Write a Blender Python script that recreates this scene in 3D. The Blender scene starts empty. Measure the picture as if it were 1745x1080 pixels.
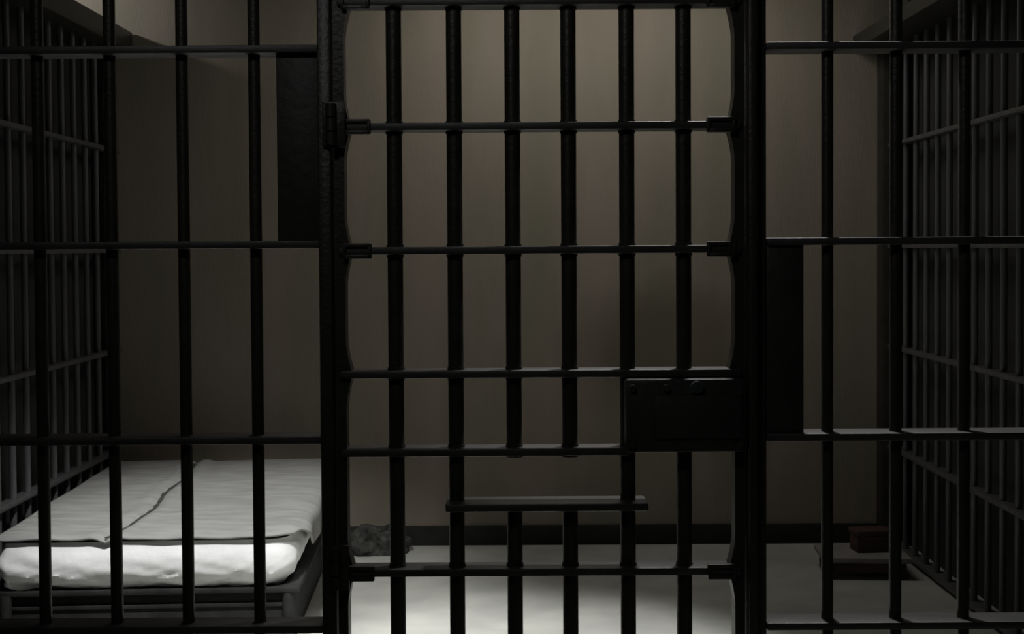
import bpy, bmesh, math, random
from mathutils import Vector, Matrix, noise

random.seed(4)
S = bpy.context.scene
C = S.collection
R = math.radians

# ------------------------------------------------------------------ camera
cam_d = bpy.data.cameras.new('camera')
cam_d.sensor_width = 36.0
cam_d.lens = 36.0 * 2200.0 / 1745.0
cam_d.shift_y = -57.4 / 1745.0
cam_d.clip_start = 0.05
cam = bpy.data.objects.new('camera', cam_d)
C.objects.link(cam)
cam.matrix_world = (Matrix.Translation((0, -2.88, 1.5)) @ Matrix.Rotation(R(88.5), 4, 'X')
                    @ Matrix.Rotation(R(-0.35), 4, 'Z'))
S.camera = cam

# ------------------------------------------------------------------ world and lamps
world = bpy.data.worlds.new('world')
S.world = world
world.use_nodes = True
world.node_tree.nodes['Background'].inputs[0].default_value = (0.95, 0.97, 1.0, 1)
world.node_tree.nodes['Background'].inputs[1].default_value = 0.0

S.view_settings.view_transform = 'Standard'
S.view_settings.look = 'None'
S.view_settings.gamma = 1.0
S.view_settings.exposure = 0.0
S.view_settings.use_curve_mapping = False


def aim(o, loc, target):
    o.location = loc
    o.rotation_euler = (Vector(target) - Vector(loc)).to_track_quat('-Z', 'Y').to_euler()


def spot(name, loc, target, power, angle, blend, size, color=(1, 1, 1)):
    l = bpy.data.lights.new(name, 'SPOT')
    l.energy = power
    l.spot_size = R(angle)
    l.spot_blend = blend
    l.shadow_soft_size = size
    l.color = color
    o = bpy.data.objects.new(name, l)
    C.objects.link(o)
    aim(o, loc, target)
    return o


# two ceiling spots just inside the bars: one over the bed, one over the floor behind the door
spot('bed_spot_lamp', (-0.78, 0.40, 2.95), (-1.06, 2.04, 0.45), 425, 42, 0.8, 0.10)
spot('floor_spot_lamp', (0.0, 0.45, 2.95), (0.0, 1.50, 0.0), 650, 41, 0.75, 0.08)
# added spot to brighten the front rail tops, dim lamp out in the corridor, lamp of the next cell on the left
spot('front_rail_fill', (0.62, 0.62, 3.0), (0.62, -0.05, 1.0), 120, 62, 0.8, 0.08)
spot('corridor_lamp', (-0.60, -1.7, 2.9), (0.35, 0.3, 1.2), 12, 105, 1.0, 0.15)
spot('next_cell_lamp', (-2.90, 2.95, 2.98), (-2.40, 3.65, 2.80), 42, 70, 0.8, 0.05)
# long ceiling lamp in the cell, near the back wall
al = bpy.data.lights.new('cell_ceiling_lamp', 'AREA')
al.shape = 'RECTANGLE'
al.size = 1.7
al.size_y = 0.2
al.energy = 10.0
al.color = (1.0, 0.97, 0.91)
ao = bpy.data.objects.new('cell_ceiling_lamp', al)
C.objects.link(ao)
ao.location = (0.34, 2.92, 3.0)
ao.rotation_euler = (R(12), 0, 0)

# ------------------------------------------------------------------ materials


def mat(name, color, rough=0.6, color2=None, scale=6.0, stretch=(1, 1, 1), metallic=0.0,
        bump=0.0, bump_scale=60.0, spec=0.5, detail=5.0, lo=0.35, hi=0.65):
    m = bpy.data.materials.new(name)
    m.use_nodes = True
    nt = m.node_tree
    N, L = nt.nodes, nt.links
    b = N['Principled BSDF']
    b.inputs['Roughness'].default_value = rough
    b.inputs['Metallic'].default_value = metallic
    b.inputs['Specular IOR Level'].default_value = spec
    b.inputs['Base Color'].default_value = (*color, 1)
    tc = N.new('ShaderNodeTexCoord')
    mp = N.new('ShaderNodeMapping')
    mp.inputs['Scale'].default_value = stretch
    L.new(tc.outputs['Object'], mp.inputs['Vector'])
    if color2:
        n = N.new('ShaderNodeTexNoise')
        n.inputs['Scale'].default_value = scale
        n.inputs['Detail'].default_value = detail
        L.new(mp.outputs['Vector'], n.inputs['Vector'])
        r = N.new('ShaderNodeValToRGB')
        r.color_ramp.elements[0].position = lo
        r.color_ramp.elements[1].position = hi
        r.color_ramp.elements[0].color = (*color, 1)
        r.color_ramp.elements[1].color = (*color2, 1)
        L.new(n.outputs['Fac'], r.inputs['Fac'])
        L.new(r.outputs['Color'], b.inputs['Base Color'])
    if bump:
        n2 = N.new('ShaderNodeTexNoise')
        n2.inputs['Scale'].default_value = bump_scale
        n2.inputs['Detail'].default_value = 6
        L.new(mp.outputs['Vector'], n2.inputs['Vector'])
        bp = N.new('ShaderNodeBump')
        bp.inputs['Strength'].default_value = bump
        bp.inputs['Distance'].default_value = 0.01
        L.new(n2.outputs['Fac'], bp.inputs['Height'])
        L.new(bp.outputs['Normal'], b.inputs['Normal'])
    return m


M = {}
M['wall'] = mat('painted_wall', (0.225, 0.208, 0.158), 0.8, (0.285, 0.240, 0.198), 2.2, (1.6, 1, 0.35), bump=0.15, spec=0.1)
def add_dark_patch(m, centre, size, strength):
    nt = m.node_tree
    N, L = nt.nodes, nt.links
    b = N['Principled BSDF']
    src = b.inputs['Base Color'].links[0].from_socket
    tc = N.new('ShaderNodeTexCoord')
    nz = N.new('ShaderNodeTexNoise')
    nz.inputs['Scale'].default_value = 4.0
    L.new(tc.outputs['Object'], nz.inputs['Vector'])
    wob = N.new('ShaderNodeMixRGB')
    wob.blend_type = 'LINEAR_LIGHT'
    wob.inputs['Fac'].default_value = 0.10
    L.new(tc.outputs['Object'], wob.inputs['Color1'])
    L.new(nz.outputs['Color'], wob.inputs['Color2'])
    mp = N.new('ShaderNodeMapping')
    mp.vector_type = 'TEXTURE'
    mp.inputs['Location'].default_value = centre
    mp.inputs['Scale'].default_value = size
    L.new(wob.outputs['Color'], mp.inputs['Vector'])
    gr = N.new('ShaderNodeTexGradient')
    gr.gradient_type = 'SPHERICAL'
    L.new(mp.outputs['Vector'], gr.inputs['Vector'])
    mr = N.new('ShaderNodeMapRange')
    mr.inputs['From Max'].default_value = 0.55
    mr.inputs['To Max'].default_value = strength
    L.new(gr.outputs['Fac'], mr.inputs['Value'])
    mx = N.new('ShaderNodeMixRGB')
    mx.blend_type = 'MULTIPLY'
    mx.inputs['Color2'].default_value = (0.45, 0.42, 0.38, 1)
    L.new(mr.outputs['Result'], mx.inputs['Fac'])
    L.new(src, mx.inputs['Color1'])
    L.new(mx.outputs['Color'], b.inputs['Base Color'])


# soft-edged dark patch low on the right of the back wall
add_dark_patch(M['wall'], (0.78, 3.65, 0.98), (0.62, 1.0, 0.42), 0.62)
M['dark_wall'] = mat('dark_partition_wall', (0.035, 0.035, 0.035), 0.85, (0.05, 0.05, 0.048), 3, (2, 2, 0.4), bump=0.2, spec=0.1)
M['floor'] = mat('polished_concrete_floor', (0.35, 0.35, 0.325), 0.6, (0.44, 0.44, 0.40), 3.5, bump=0.1, bump_scale=25, spec=0.2)
M['ceiling'] = mat('ceiling_paint', (0.10, 0.10, 0.095), 0.9, (0.13, 0.13, 0.12), 2, spec=0.1)
M['base'] = mat('black_baseboard', (0.02, 0.021, 0.019), 0.7, (0.03, 0.03, 0.027), 9, spec=0.2)
M['steel'] = mat('black_painted_steel', (0.024, 0.023, 0.018), 0.42, (0.036, 0.034, 0.028), 18, bump=0.15, bump_scale=90, spec=0.5)
M['rail'] = mat('worn_rail_steel', (0.028, 0.027, 0.025), 0.5, (0.05, 0.048, 0.044), 7, (1, 3, 3), bump=0.1, bump_scale=70, spec=0.7)
M['plate'] = mat('black_plate_steel', (0.026, 0.027, 0.023), 0.55, (0.036, 0.036, 0.031), 9, bump=0.25, bump_scale=40, spec=0.4)
M['grey_steel'] = mat('worn_grey_steel_bars', (0.07, 0.07, 0.072), 0.45, (0.11, 0.11, 0.11), 12, (3, 3, 0.4), bump=0.1, spec=0.5)
M['bright'] = mat('worn_keyhole_metal', (0.10, 0.12, 0.13), 0.35, (0.16, 0.18, 0.19), 30, metallic=0.7)
M['sheet'] = mat('white_mattress_cover', (0.78, 0.78, 0.77), 0.7, (0.86, 0.86, 0.85), 7, bump=0.25, bump_scale=22, spec=0.25)
M['piping'] = mat('dark_piping', (0.006, 0.006, 0.006), 0.9, (0.012, 0.012, 0.012), 40, spec=0.1)
M['blanket'] = mat('grey_blanket', (0.27, 0.27, 0.26), 0.95, (0.34, 0.34, 0.325), 9, (0.6, 2.2, 1), bump=0.2, bump_scale=160, spec=0.05)
M['crease_shade'] = mat('dark_crease_shade', (0.05, 0.05, 0.045), 0.95, (0.09, 0.09, 0.085), 30, spec=0.05)  # dark colour standing in for shade in the blanket crease
M['frame'] = mat('dark_bed_steel', (0.013, 0.013, 0.013), 0.65, (0.026, 0.026, 0.024), 10, bump=0.3, bump_scale=30, spec=0.2)
M['wood'] = mat('dark_reddish_wood', (0.055, 0.032, 0.028), 0.6, (0.085, 0.05, 0.042), 5, (1, 9, 9), bump=0.2, bump_scale=20, spec=0.3)
M['pale'] = mat('pale_grey_top', (0.22, 0.205, 0.195), 0.7, (0.28, 0.26, 0.245), 8, spec=0.2)
M['cloth'] = mat('dark_cloth', (0.02, 0.02, 0.018), 0.95, (0.07, 0.07, 0.064), 26, bump=0.3, bump_scale=60, spec=0.05)

# ------------------------------------------------------------------ mesh helpers


def add_box(bm, x0, x1, y0, y1, z0, z1, bevel=0.0):
    g = bmesh.ops.create_cube(bm, size=1.0)
    vs = g['verts']
    for v in vs:
        v.co = Vector(((x0 + x1) / 2 + v.co.x * (x1 - x0),
                       (y0 + y1) / 2 + v.co.y * (y1 - y0),
                       (z0 + z1) / 2 + v.co.z * (z1 - z0)))
    if bevel:
        es = list({e for v in vs for e in v.link_edges})
        bmesh.ops.bevel(bm, geom=es, offset=bevel, segments=2, affect='EDGES', profile=0.5)


def add_tube(bm, p0, p1, r, seg=16):
    p0, p1 = Vector(p0), Vector(p1)
    d = p1 - p0
    q = d.to_track_quat('Z', 'Y').to_matrix().to_4x4()
    bmesh.ops.create_cone(bm, cap_ends=True, segments=seg, radius1=r, radius2=r, depth=d.length,
                          matrix=Matrix.Translation((p0 + p1) / 2) @ q)


def add_prism_xz(bm, pts, y0, y1):
    """closed outline in x-z, pushed from y0 to y1"""
    a = [bm.verts.new((x, y0, z)) for x, z in pts]
    b = [bm.verts.new((x, y1, z)) for x, z in pts]
    n = len(pts)
    bm.faces.new(a)
    bm.faces.new(list(reversed(b)))
    for i in range(n):
        j = (i + 1) % n
        bm.faces.new((a[j], a[i], b[i], b[j]))
    bmesh.ops.recalc_face_normals(bm, faces=bm.faces)


def obj(name, bm, m, parent=None, smooth=True, loc=(0, 0, 0)):
    me = bpy.data.meshes.new(name)
    bm.to_mesh(me)
    bm.free()
    me.materials.append(m)
    if smooth:
        for p in me.polygons:
            p.use_smooth = True
        try:
            me.set_sharp_from_angle(angle=R(40))
        except Exception:
            pass
    o = bpy.data.objects.new(name, me)
    C.objects.link(o)
    o.location = loc
    if parent:
        o.parent = parent
    return o


def box(name, m, parent, *a, bevel=0.002):
    bm = bmesh.new()
    add_box(bm, *a, bevel=bevel)
    return obj(name, bm, m, parent)


def copy_to(o, loc, parent=None):
    c = o.copy()
    C.objects.link(c)
    c.location = loc
    c.parent = parent or o.parent
    return c


def thing(name, label, cat, loc=(0, 0, 0), rz=0.0, group=None):
    o = bpy.data.objects.new(name, None)
    C.objects.link(o)
    o.empty_display_size = 0.1
    o.location = loc
    o.rotation_euler = (0, 0, rz)
    o['label'] = label
    o['category'] = cat
    o['kind'] = 'thing'
    if group:
        o['group'] = group
    return o


def struct(name, m, *a, bevel=0.0):
    o = box(name, m, None, *a, bevel=bevel)
    o['kind'] = 'structure'
    return o


# ------------------------------------------------------------------ the room
YB = 3.65       # face of the back wall
ZC = 3.05       # ceiling
struct('floor', M['floor'], -4.2, 3.2, -5.2, YB + 0.2, -0.1, 0.0)
struct('ceiling', M['ceiling'], -4.2, 3.2, -5.2, YB + 0.2, ZC, ZC + 0.1)
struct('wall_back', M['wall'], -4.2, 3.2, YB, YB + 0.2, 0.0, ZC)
struct('wall_left', M['dark_wall'], -2.22, -2.10, 0.10, YB, 0.0, 2.56)
struct('wall_right', M['dark_wall'], 2.00, 2.12, 0.10, YB, 0.0, ZC)
struct('baseboard_back', M['base'], -2.10, 2.00, YB - 0.015, YB, 0.0, 0.10, bevel=0.003)

# ------------------------------------------------------------------ barred front: rails and bars
RAIL_Z = (0.03, 0.235, 0.660, 1.081, 1.514, 1.943, 2.375, 2.80)
BAR_R = 0.0135


def front_panel(root, x0, x1, xs):
    rail = None
    for z in RAIL_Z:
        if rail is None:
            rail = box('rail', M['rail'], root, x0, x1, -0.038, 0.038, -0.0085, 0.0085, bevel=0.003)
            rail.location = (0, 0, z)
        else:
            copy_to(rail, (0, 0, z))
    bar = None
    for x in xs:
        if bar is None:
            bm = bmesh.new()
            add_tube(bm, (0, 0, 0.0), (0, 0, ZC), BAR_R)
            bar = obj('bar', bm, M['steel'], root, loc=(x, 0, 0))
        else:
            copy_to(bar, (x, 0, 0))


left_panel = thing('barred_screen', 'fixed black steel bar panel in front of the bed, left of the cell door', 'bars')
front_panel(left_panel, -2.40, -0.424, [-0.570 - 0.1605 * k for k in range(12)])
hp = box('hinge_plate', M['plate'], left_panel, -0.518, -0.424, -0.020, 0.020, 1.515, 1.943, bevel=0.004)
hp['label'] = 'solid black plate between two rails beside the door'
right_panel = thing('barred_screen', 'fixed black steel bar panel right of the cell door, beyond its lock side', 'bars')
front_panel(right_panel, 0.562, 2.40, [0.7035 + 0.1525 * k for k in range(12)])
lp = bmesh.new()
add_box(lp, 0.562, 0.645, -0.030, 0.030, 1.083, 1.512, bevel=0.005)
lpo = obj('strike_plate', lp, M['plate'], right_panel)
lpo['label'] = 'solid black plate between two rails beside the lock'

# ------------------------------------------------------------------ door frame
fr = thing('door_frame', 'black steel frame standing around the barred cell door', 'door frame')
box('jamb', M['steel'], fr, -0.424, -0.395, -0.045, 0.045, 0.0, 2.16, bevel=0.004)
box('jamb', M['steel'], fr, 0.519, 0.538, -0.055, 0.030, 0.0, 2.16, bevel=0.004)
box('jamb_channel', M['steel'], fr, 0.540, 0.562, -0.030, 0.045, 0.0, 2.16, bevel=0.004)
box('header', M['steel'], fr, -0.424, 0.562, -0.045, 0.045, 2.085, 2.17, bevel=0.004)
box('header_post', M['steel'], fr, -0.424, -0.395, -0.03, 0.03, 2.17, ZC, bevel=0.004)
box('header_post', M['steel'], fr, 0.533, 0.562, -0.03, 0.03, 2.17, ZC, bevel=0.004)

# ------------------------------------------------------------------ cell door
DX0, DX1 = -0.391, 0.515
DR = [0.060, 0.240, 0.510, 0.7835, 1.051, 1.2245, 1.4985, 1.7715, 2.045]
door = thing('cell_door', 'black steel barred cell door with lock box and food slot', 'door')


def stile_outline(side):
    """straight outer edge, inner edge with a small fillet around every rail"""
    xo = DX0 if side < 0 else DX1
    w = 0.022
    sgn = 1 if side < 0 else -1
    pts = []
    n = 260
    zt, zb = 2.075, 0.02
    for i in range(n + 1):
        z = zb + (zt - zb) * i / n
        d = min(abs(z - r) for r in DR if r != 1.051)
        fil = 0.015 * max(0.0, 1 - d / 0.075) ** 1.6
        pts.append((xo + sgn * (w + fil), z))
    pts.append((xo, zt))
    pts.append((xo, zb))
    return pts


for s in (-1, 1):
    bm = bmesh.new()
    add_prism_xz(bm, stile_outline(s), -0.024, 0.024)
    obj('stile', bm, M['steel'], door)

rail = box('rail', M['rail'], door, DX0 + 0.01, DX1 - 0.01, -0.034, 0.034, -0.0085, 0.0085, bevel=0.003)
rail.location = (0, 0, DR[0])
for z in DR[1:]:
    if abs(z - 1.051) < 1e-6:
        continue
    copy_to(rail, (0, 0, z))
bm = bmesh.new()
add_box(bm, DX0 + 0.01, 0.26, -0.034, 0.034, -0.0085, 0.0085, bevel=0.003)
r2 = obj('rail', bm, M['rail'], door, loc=(0, 0, 1.051))

DBR = 0.0172
XB = (-0.260, -0.1265, 0.003, 0.1275, 0.257, 0.383)
bm = bmesh.new()
add_tube(bm, (0, 0, 0.02), (0, 0, 2.075), DBR)
bar = obj('bar', bm, M['steel'], door, loc=(XB[0], 0, 0))
for x in (XB[1], XB[4], XB[5]):
    copy_to(bar, (x, 0, 0))
bm = bmesh.new()
add_tube(bm, (0, 0, 1.045), (0, 0, 2.075), DBR)
ub = obj('upper_bar', bm, M['steel'], door, loc=(XB[2], 0, 0))
copy_to(ub, (XB[3], 0, 0))
bm = bmesh.new()
add_tube(bm, (0, 0, 0.02), (0, 0, 0.930), DBR)
lb = obj('lower_bar', bm, M['steel'], door, loc=(XB[2], 0, 0))
copy_to(lb, (XB[3], 0, 0))
fs = box('food_shelf', M['rail'], door, -0.150, 0.298, -0.052, 0.040, 0.922, 0.940, bevel=0.004)
fs['label'] = 'flat bar under the food slot'

# collars where the bars pass through the rails
bm = bmesh.new()
add_tube(bm, (0, 0, -0.014), (0, 0, 0.014), DBR + 0.002)
col = None
for z in DR[2:]:
    for x in XB:
        if z == 1.051 and x > 0.2:
            continue
        if z == 1.2245 and x > 0.2:
            continue
        if col is None:
            col = obj('collar', bm, M['steel'], door, loc=(x, 0, z))
        else:
            copy_to(col, (x, 0, z))

# open links that tie the rail ends into the stiles
bm = bmesh.new()
for dz in (-0.0125, 0.0125):
    add_box(bm, -0.031, 0.031, -0.040, -0.026, dz - 0.0045, dz + 0.0045, bevel=0.002)
for dx in (-0.028, 0.028):
    add_box(bm, dx - 0.004, dx + 0.004, -0.040, -0.026, -0.0165, 0.0165, bevel=0.002)
lk = None
for z in (1.7715, 1.4985, 2.045, 0.7835, 0.510, 0.240):
    for x in (-0.341, 0.462):
        if lk is None:
            lk = obj('rail_clamp', bm, M['steel'], door, loc=(x, 0, z))
        else:
            copy_to(lk, (x, 0, z))

# lock box
lk_b = box('lock_box', M['plate'], door, 0.2475, 0.508, -0.062, 0.035, 1.053, 1.214, bevel=0.006)
cp = box('cover_plate', M['plate'], lk_b, 0.310, 0.500, -0.068, -0.061, 1.085, 1.178, bevel=0.002)
bm = bmesh.new()
add_tube(bm, (0.402, -0.074, 1.197), (0.402, -0.060, 1.197), 0.013, 20)
kh = obj('keyhole', bm, M['bright'], lk_b)
kh['label'] = 'round bluish worn keyhole boss'
bm = bmesh.new()
add_tube(bm, (0.262, -0.069, 1.195), (0.262, -0.060, 1.195), 0.008, 12)
bo = obj('bolt', bm, M['plate'], lk_b)
for dx, dz in ((0, -0.125), (0.075, 0.0), (0.232, -0.01), (0.232, -0.128), (0.10, -0.128)):
    copy_to(bo, (dx, 0, dz))
# hinges on the left stile
bm = bmesh.new()
for k in range(3):
    add_tube(bm, (0, 0, -0.045 + 0.031 * k), (0, 0, -0.017 + 0.031 * k), 0.012, 14)
add_box(bm, -0.020, 0.030, 0.004, 0.012, -0.05, 0.05, bevel=0.002)
hg = obj('hinge', bm, M['steel'], door, loc=(-0.393, -0.055, 1.775))
copy_to(hg, (-0.393, -0.055, 0.80))
copy_to(hg, (-0.393, -0.055, 0.24))

# ------------------------------------------------------------------ barred side partitions
YS = [0.09 + 0.155 * k for k in range(23)]


def partition(root, x, inward):
    bm = bmesh.new()
    add_tube(bm, (0, 0, 0.0), (0, 0, 2.50), 0.0135)
    b0 = None
    for y in YS:
        if b0 is None:
            b0 = obj('bar', bm, M['grey_steel'], root, loc=(x, y, 0))
        else:
            copy_to(b0, (x, y, 0))
    r0 = None
    for z in (0.03, 0.505, 1.005, 1.505, 2.005):
        if r0 is None:
            r0 = box('rail', M['grey_steel'], root, x - 0.03, x + 0.03, 0.06, YB - 0.01, -0.010, 0.010, bevel=0.003)
            r0.location = (0, 0, z)
        else:
            copy_to(r0, (0, 0, z))


lpart = thing('barred_partition', 'side wall of thin grey bars along the bed, in front of a dark wall', 'bars')
partition(lpart, -2.0, 1)
box('top_beam', M['steel'], lpart, -2.06, -1.90, 0.06, YB - 0.01, 2.50, 2.60, bevel=0.004)
rpart = thing('barred_partition', 'side wall of thin grey bars behind the low reddish block, away from the bed', 'bars')
partition(rpart, 1.9, -1)
box('top_beam', M['steel'], rpart, 1.72, 1.98, 0.06, YB - 0.01, 2.49, 2.56, bevel=0.004)

box('corner_post', M['steel'], rpart, 1.845, 1.97, YB - 0.10, YB - 0.002, 0.0, 2.49, bevel=0.004)
box('corner_post', M['steel'], lpart, -2.06, -1.985, YB - 0.08, YB - 0.002, 0.0, 2.50, bevel=0.004)

# ------------------------------------------------------------------ bed
BW, BL = 1.09, 1.74                      # local x 0..BW (left to right), y 0..BL (foot to back wall)
BED_LOC, BED_RZ = (-1.888, 1.77, 0.0), R(2.6)
ZT, ZB = 0.445, 0.262                    # mattress top and bottom

bed = thing('bed_frame', 'dark steel bunk platform under the white mattress, in the back left corner', 'bed', BED_LOC, BED_RZ)
box('deck', M['frame'], bed, -0.01, BW + 0.01, 0.03, BL - 0.02, 0.240, 0.261, bevel=0.006)
box('front_panel', M['frame'], bed, 0.0, BW - 0.03, 0.06, 0.085, 0.0, 0.245, bevel=0.004)
box('side_panel', M['frame'], bed, BW - 0.06, BW - 0.035, 0.085, BL - 0.03, 0.0, 0.245, bevel=0.004)
box('side_panel', M['frame'], bed, 0.0, 0.025, 0.085, BL - 0.03, 0.0, 0.245, bevel=0.004)
bm = bmesh.new()
add_tube(bm, (0, 0, 0.0), (0, 0, 0.246), 0.022, 14)
lg = obj('leg', bm, M['frame'], bed, loc=(BW - 0.035, 0.055, 0))
copy_to(lg, (0.03, 0.04, 0))
bm = bmesh.new()
add_box(bm, 0.02, BW - 0.03, 0.050, 0.062, 0.185, 0.20, bevel=0.003)
add_box(bm, 0.02, BW - 0.03, 0.050, 0.062, 0.10, 0.112, bevel=0.003)
obj('trim_bead', bm, M['frame'], bed)


def outline(inset, rad=0.12, n=520):
    """rounded-rectangle outline of the mattress, points and outward normals, starting after the front left corner"""
    x0, x1, y0, y1 = inset, BW - inset, inset, BL - inset
    rf = max(0.045 - inset, 0.012)                  # front left corner, pressed square against the bars
    r = max(rad - inset, 0.02)
    pts = []

    def line(xa, ya, xb, yb, nx, ny, m):
        for i in range(m):
            f = i / m
            pts.append((xa + (xb - xa) * f, ya + (yb - ya) * f, nx, ny))

    def arc(cx, cy, rr, a0, m):
        for i in range(m):
            a = a0 + math.pi / 2 * i / m
            pts.append((cx + rr * math.cos(a), cy + rr * math.sin(a), math.cos(a), math.sin(a)))
    k = n / 520.0
    line(x0 + rf, y0, x1 - r, y0, 0, -1, int(180 * k))
    arc(x1 - r, y0 + r, r, -math.pi / 2, int(36 * k))
    line(x1, y0 + r, x1, y1 - r, 1, 0, int(130 * k))
    arc(x1 - r, y1 - r, r, 0, int(16 * k))
    line(x1 - r, y1, x0 + r, y1, 0, 1, int(60 * k))
    arc(x0 + r, y1 - r, r, math.pi / 2, int(16 * k))
    line(x0, y1 - r, x0, y0 + rf, -1, 0, int(66 * k))
    arc(x0 + rf, y0 + rf, rf, math.pi, int(16 * k))
    return pts


def wrinkle(x, y, t):
    """bunched cover: creases get deeper towards the bottom edge; t = 0 bottom, 1 top"""
    k = max(0.0, 1 - t / 0.75) ** 1.1
    a = noise.noise(Vector((x * 7 + t * 6, y * 7, t * 1.0))) * 0.013 * k
    b = noise.noise(Vector((x * 19 - t * 10, y * 19, t * 2.0 + 7))) * 0.006 * (k + 0.06)
    c = abs(noise.noise(Vector((x * 12 + t * 14, y * 12, 3.3)))) * -0.012 * k
    if x < 0.22 and y < 0.1:                       # pulled folds at the left end of the front
        q = (0.22 - x) / 0.22
        a += 0.012 * q * math.sin((t * 4.2 + x * 11) * math.pi) * max(0.0, 1 - t)
    return a + b + c


mt = thing('mattress', 'thick white covered mattress with rounded wrinkled front on the bunk', 'mattress', BED_LOC, BED_RZ)
bm = bmesh.new()
rings = []
prof = []
for k in range(19):
    t = k / 18
    a = math.pi * (t - 0.5)
    bulge = 0.022 * (1 - abs(math.sin(a)) ** 2.6)
    inset = 0.028 - bulge
    if t < 0.35:
        inset += 0.030 * ((0.35 - t) / 0.35) ** 2      # the cover tucks in underneath
    prof.append((inset, ZB + (ZT - ZB) * t, t))
prof += [(0.05, ZT + 0.001, 1.0), (0.15, ZT + 0.002, 1.0), (0.30, ZT + 0.002, 1.0)]
prof = [(0.25, ZB, 0.0)] + prof
base = outline(0.0)
for inset, z, t in prof:
    ring = []
    for (x, y, nx, ny), (bx, by, _, _) in zip(outline(min(inset, 0.30)), base):
        d = wrinkle(bx, by, t) if (0.0 <= t < 1.0 and inset < 0.2) else 0.0
        lift = (noise.noise(Vector((bx * 7, by * 7, 1.7))) * 0.012 * (1 - t)) if inset < 0.2 else 0
        ring.append(bm.verts.new((x + nx * d, y + ny * d, max(z + lift, ZB))))
    rings.append(ring)
n = len(base)
for a, b in zip(rings[:-1], rings[1:]):
    for i in range(n):
        j = (i + 1) % n
        bm.faces.new((a[i], a[j], b[j], b[i]))
bm.faces.new(rings[-1])
bm.faces.new(list(reversed(rings[0])))
obj('cover', bm, M['sheet'], mt)


def ribbon(bm, pts, r, seg=8):
    prev = None
    for i, p in enumerate(pts):
        p = Vector(p)
        d = (Vector(pts[min(i + 1, len(pts) - 1)]) - Vector(pts[max(i - 1, 0)])).normalized()
        up = Vector((0, 0, 1))
        sd = d.cross(up).normalized()
        ring = [bm.verts.new(p + (sd * math.cos(2 * math.pi * k / seg) + up * math.sin(2 * math.pi * k / seg)) * r)
                for k in range(seg)]
        if prev:
            for k in range(seg):
                l = (k + 1) % seg
                bm.faces.new((prev[k], prev[l], ring[l], ring[k]))
        else:
            bm.faces.new(list(reversed(ring)))
        prev = ring
    bm.faces.new(prev)


bm = bmesh.new()
pp = outline(0.022, n=520)
# front edge and both front corners, left corner first
order = pp[-40:] + pp[:222]
ribbon(bm, [(x, y, ZT + 0.001 + 0.002 * noise.noise(Vector((x * 8, y * 8, 0)))) for x, y, _, _ in order], 0.0045)
pg = obj('piping', bm, M['piping'], mt)
pg['label'] = 'dark piping along the top front edge'

# blanket: laid flat over the mattress, hanging over the right edge
CREASE = [(0.40, 0.02), (0.435, 0.22), (0.455, 0.55), (0.43, 0.85), (0.44, 1.2), (0.40, 1.66)]


def crease_x(y):
    for (xa, ya), (xb, yb) in zip(CREASE[:-1], CREASE[1:]):
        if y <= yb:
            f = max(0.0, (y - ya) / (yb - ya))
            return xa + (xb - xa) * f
    return CREASE[-1][0]


def top_z(x, y):
    z = ZT + 0.012 + 0.006 * noise.noise(Vector((x * 3.5, y * 2.2, 0))) + 0.004 * noise.noise(Vector((x * 9, y * 7, 4)))
    d = abs(x - crease_x(y))
    z -= 0.010 * max(0.0, 1 - d / 0.028)
    z += 0.007 * math.exp(-((d - 0.05) / 0.03) ** 2)
    return z


bl = thing('blanket', 'plain grey blanket spread flat on the white mattress', 'blanket', BED_LOC, BED_RZ)
bm = bmesh.new()
NU, NV = 130, 120
U_TOP = BW - 0.012
DROP = 0.125
grid = []
for i in range(NU + 1):
    s = i / NU * (U_TOP - 0.005 + DROP)
    col_ = []
    for j in range(NV + 1):
        v = j / NV
        # the front hem follows the rounded corner of the mattress
        cx = BW - 0.12
        xq = min(0.005 + s, BW)
        y_f = 0.010
        if xq > cx:
            q = min((xq - cx) / 0.12, 1.0)
            y_f = 0.010 + 0.12 * (1 - math.sqrt(max(0.0, 1 - q * q)))
        if s > U_TOP - 0.005:
            y_f += 0.26 * (s - U_TOP + 0.005) / DROP
        y_f += 0.006 * noise.noise(Vector((s * 7, 0, 2)))
        y = y_f + (BL - 0.03 - y_f) * v
        over = s - (U_TOP - 0.005)
        if over <= 0:
            x = 0.005 + s
            z = top_z(x, y)
            z -= 0.008 * max(0.0, 1 - (y - y_f) / 0.03)
            e = max(0.0, (x - (BW - 0.06)) / 0.06)
            z -= 0.010 * e * e
        else:
            rr = 0.03
            a = min(over / rr, math.pi / 2)
            x = U_TOP + rr * math.sin(a) + 0.010 * noise.noise(Vector((y * 6, over * 6, 9))) * min(1, over / 0.05)
            z = top_z(U_TOP, y) - 0.010 - rr * (1 - math.cos(a)) - max(0.0, over - rr * math.pi / 2)
        col_.append(bm.verts.new((x, y, z)))
    grid.append(col_)
for i in range(NU):
    for j in range(NV):
        bm.faces.new((grid[i][j], grid[i + 1][j], grid[i + 1][j + 1], grid[i][j + 1]))
bo_ = obj('cloth', bm, M['blanket'], bl)
md = bo_.modifiers.new('thick', 'SOLIDIFY')
md.thickness = 0.008
md.offset = 1.0
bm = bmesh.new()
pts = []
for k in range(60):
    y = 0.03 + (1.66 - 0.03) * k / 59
    x = crease_x(y) + 0.006 * noise.noise(Vector((0, y * 9, 5)))
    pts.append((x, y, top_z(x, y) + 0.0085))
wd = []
prev = None
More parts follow.
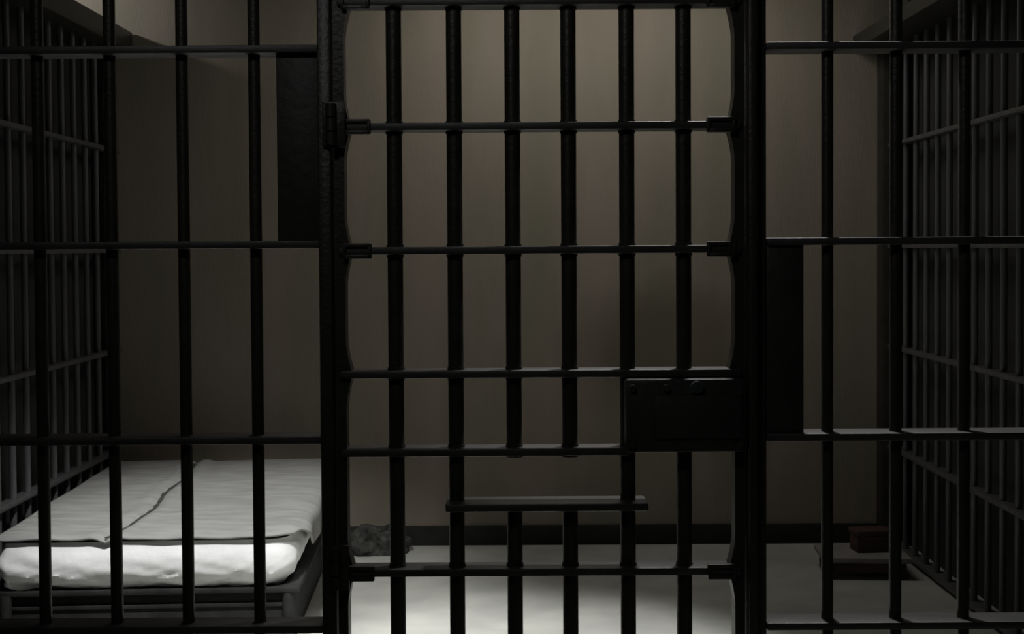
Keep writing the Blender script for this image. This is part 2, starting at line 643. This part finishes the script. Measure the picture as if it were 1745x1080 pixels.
for k, (x, y, z) in enumerate(pts):
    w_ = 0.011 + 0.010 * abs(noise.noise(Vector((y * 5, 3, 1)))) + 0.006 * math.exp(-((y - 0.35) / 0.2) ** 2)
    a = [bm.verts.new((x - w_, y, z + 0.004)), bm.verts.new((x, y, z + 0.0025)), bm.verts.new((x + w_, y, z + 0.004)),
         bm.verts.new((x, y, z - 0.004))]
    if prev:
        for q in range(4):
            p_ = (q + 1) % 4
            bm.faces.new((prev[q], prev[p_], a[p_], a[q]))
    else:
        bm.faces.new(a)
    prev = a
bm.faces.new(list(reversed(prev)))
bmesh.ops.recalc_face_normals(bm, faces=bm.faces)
sm = obj('crease_shade', bm, M['crease_shade'], bl)  # dark strip laid in the groove, paints the shade of the crease
sm['label'] = 'irregular dark strip painting the shade in the crease down the blanket'

# ------------------------------------------------------------------ small things at the back
lowb = thing('low_platform', 'low wooden platform with a pale top on the floor near the right bars', 'platform', (1.60, 3.02, 0), R(-4))
box('top', M['pale'], lowb, -0.19, 0.20, -0.12, 0.16, 0.075, 0.10, bevel=0.004)
box('apron', M['wood'], lowb, -0.17, 0.18, -0.105, -0.085, 0.03, 0.075, bevel=0.003)
ft = box('foot', M['wood'], lowb, -0.02, 0.02, -0.02, 0.02, 0.0, 0.075, bevel=0.003)
ft.location = (-0.15, -0.085, 0)
for p in ((0.16, -0.085, 0), (-0.15, 0.12, 0), (0.16, 0.12, 0)):
    copy_to(ft, p)
bx = thing('box', 'small dark reddish box sitting on the low platform', 'box', (1.655, 3.06, 0.101), R(6))
box('carton', M['wood'], bx, -0.085, 0.085, -0.05, 0.05, 0.0, 0.075, bevel=0.006)
box('lid', M['wood'], bx, -0.09, 0.09, -0.055, 0.055, 0.075, 0.10, bevel=0.005)

bm = bmesh.new()
bmesh.ops.create_icosphere(bm, subdivisions=5, radius=1.0)
for v in bm.verts:
    c = v.co.copy()
    d = 1 + 0.28 * noise.noise(c * 2.1) + 0.16 * abs(noise.noise(c * 5.3)) + 0.05 * noise.noise(c * 13)
    v.co = Vector((c.x * 0.17 * d, c.y * 0.085 * d, max(0.0, c.z * 0.10 * d + 0.03)))
cb = obj('cloth_bundle', bm, M['cloth'], None, loc=(-0.70, 3.50, 0.0))
cb['label'] = 'crumpled dark cloth bundle on the floor against the back wall, right of the bed'
cb['category'] = 'cloth'
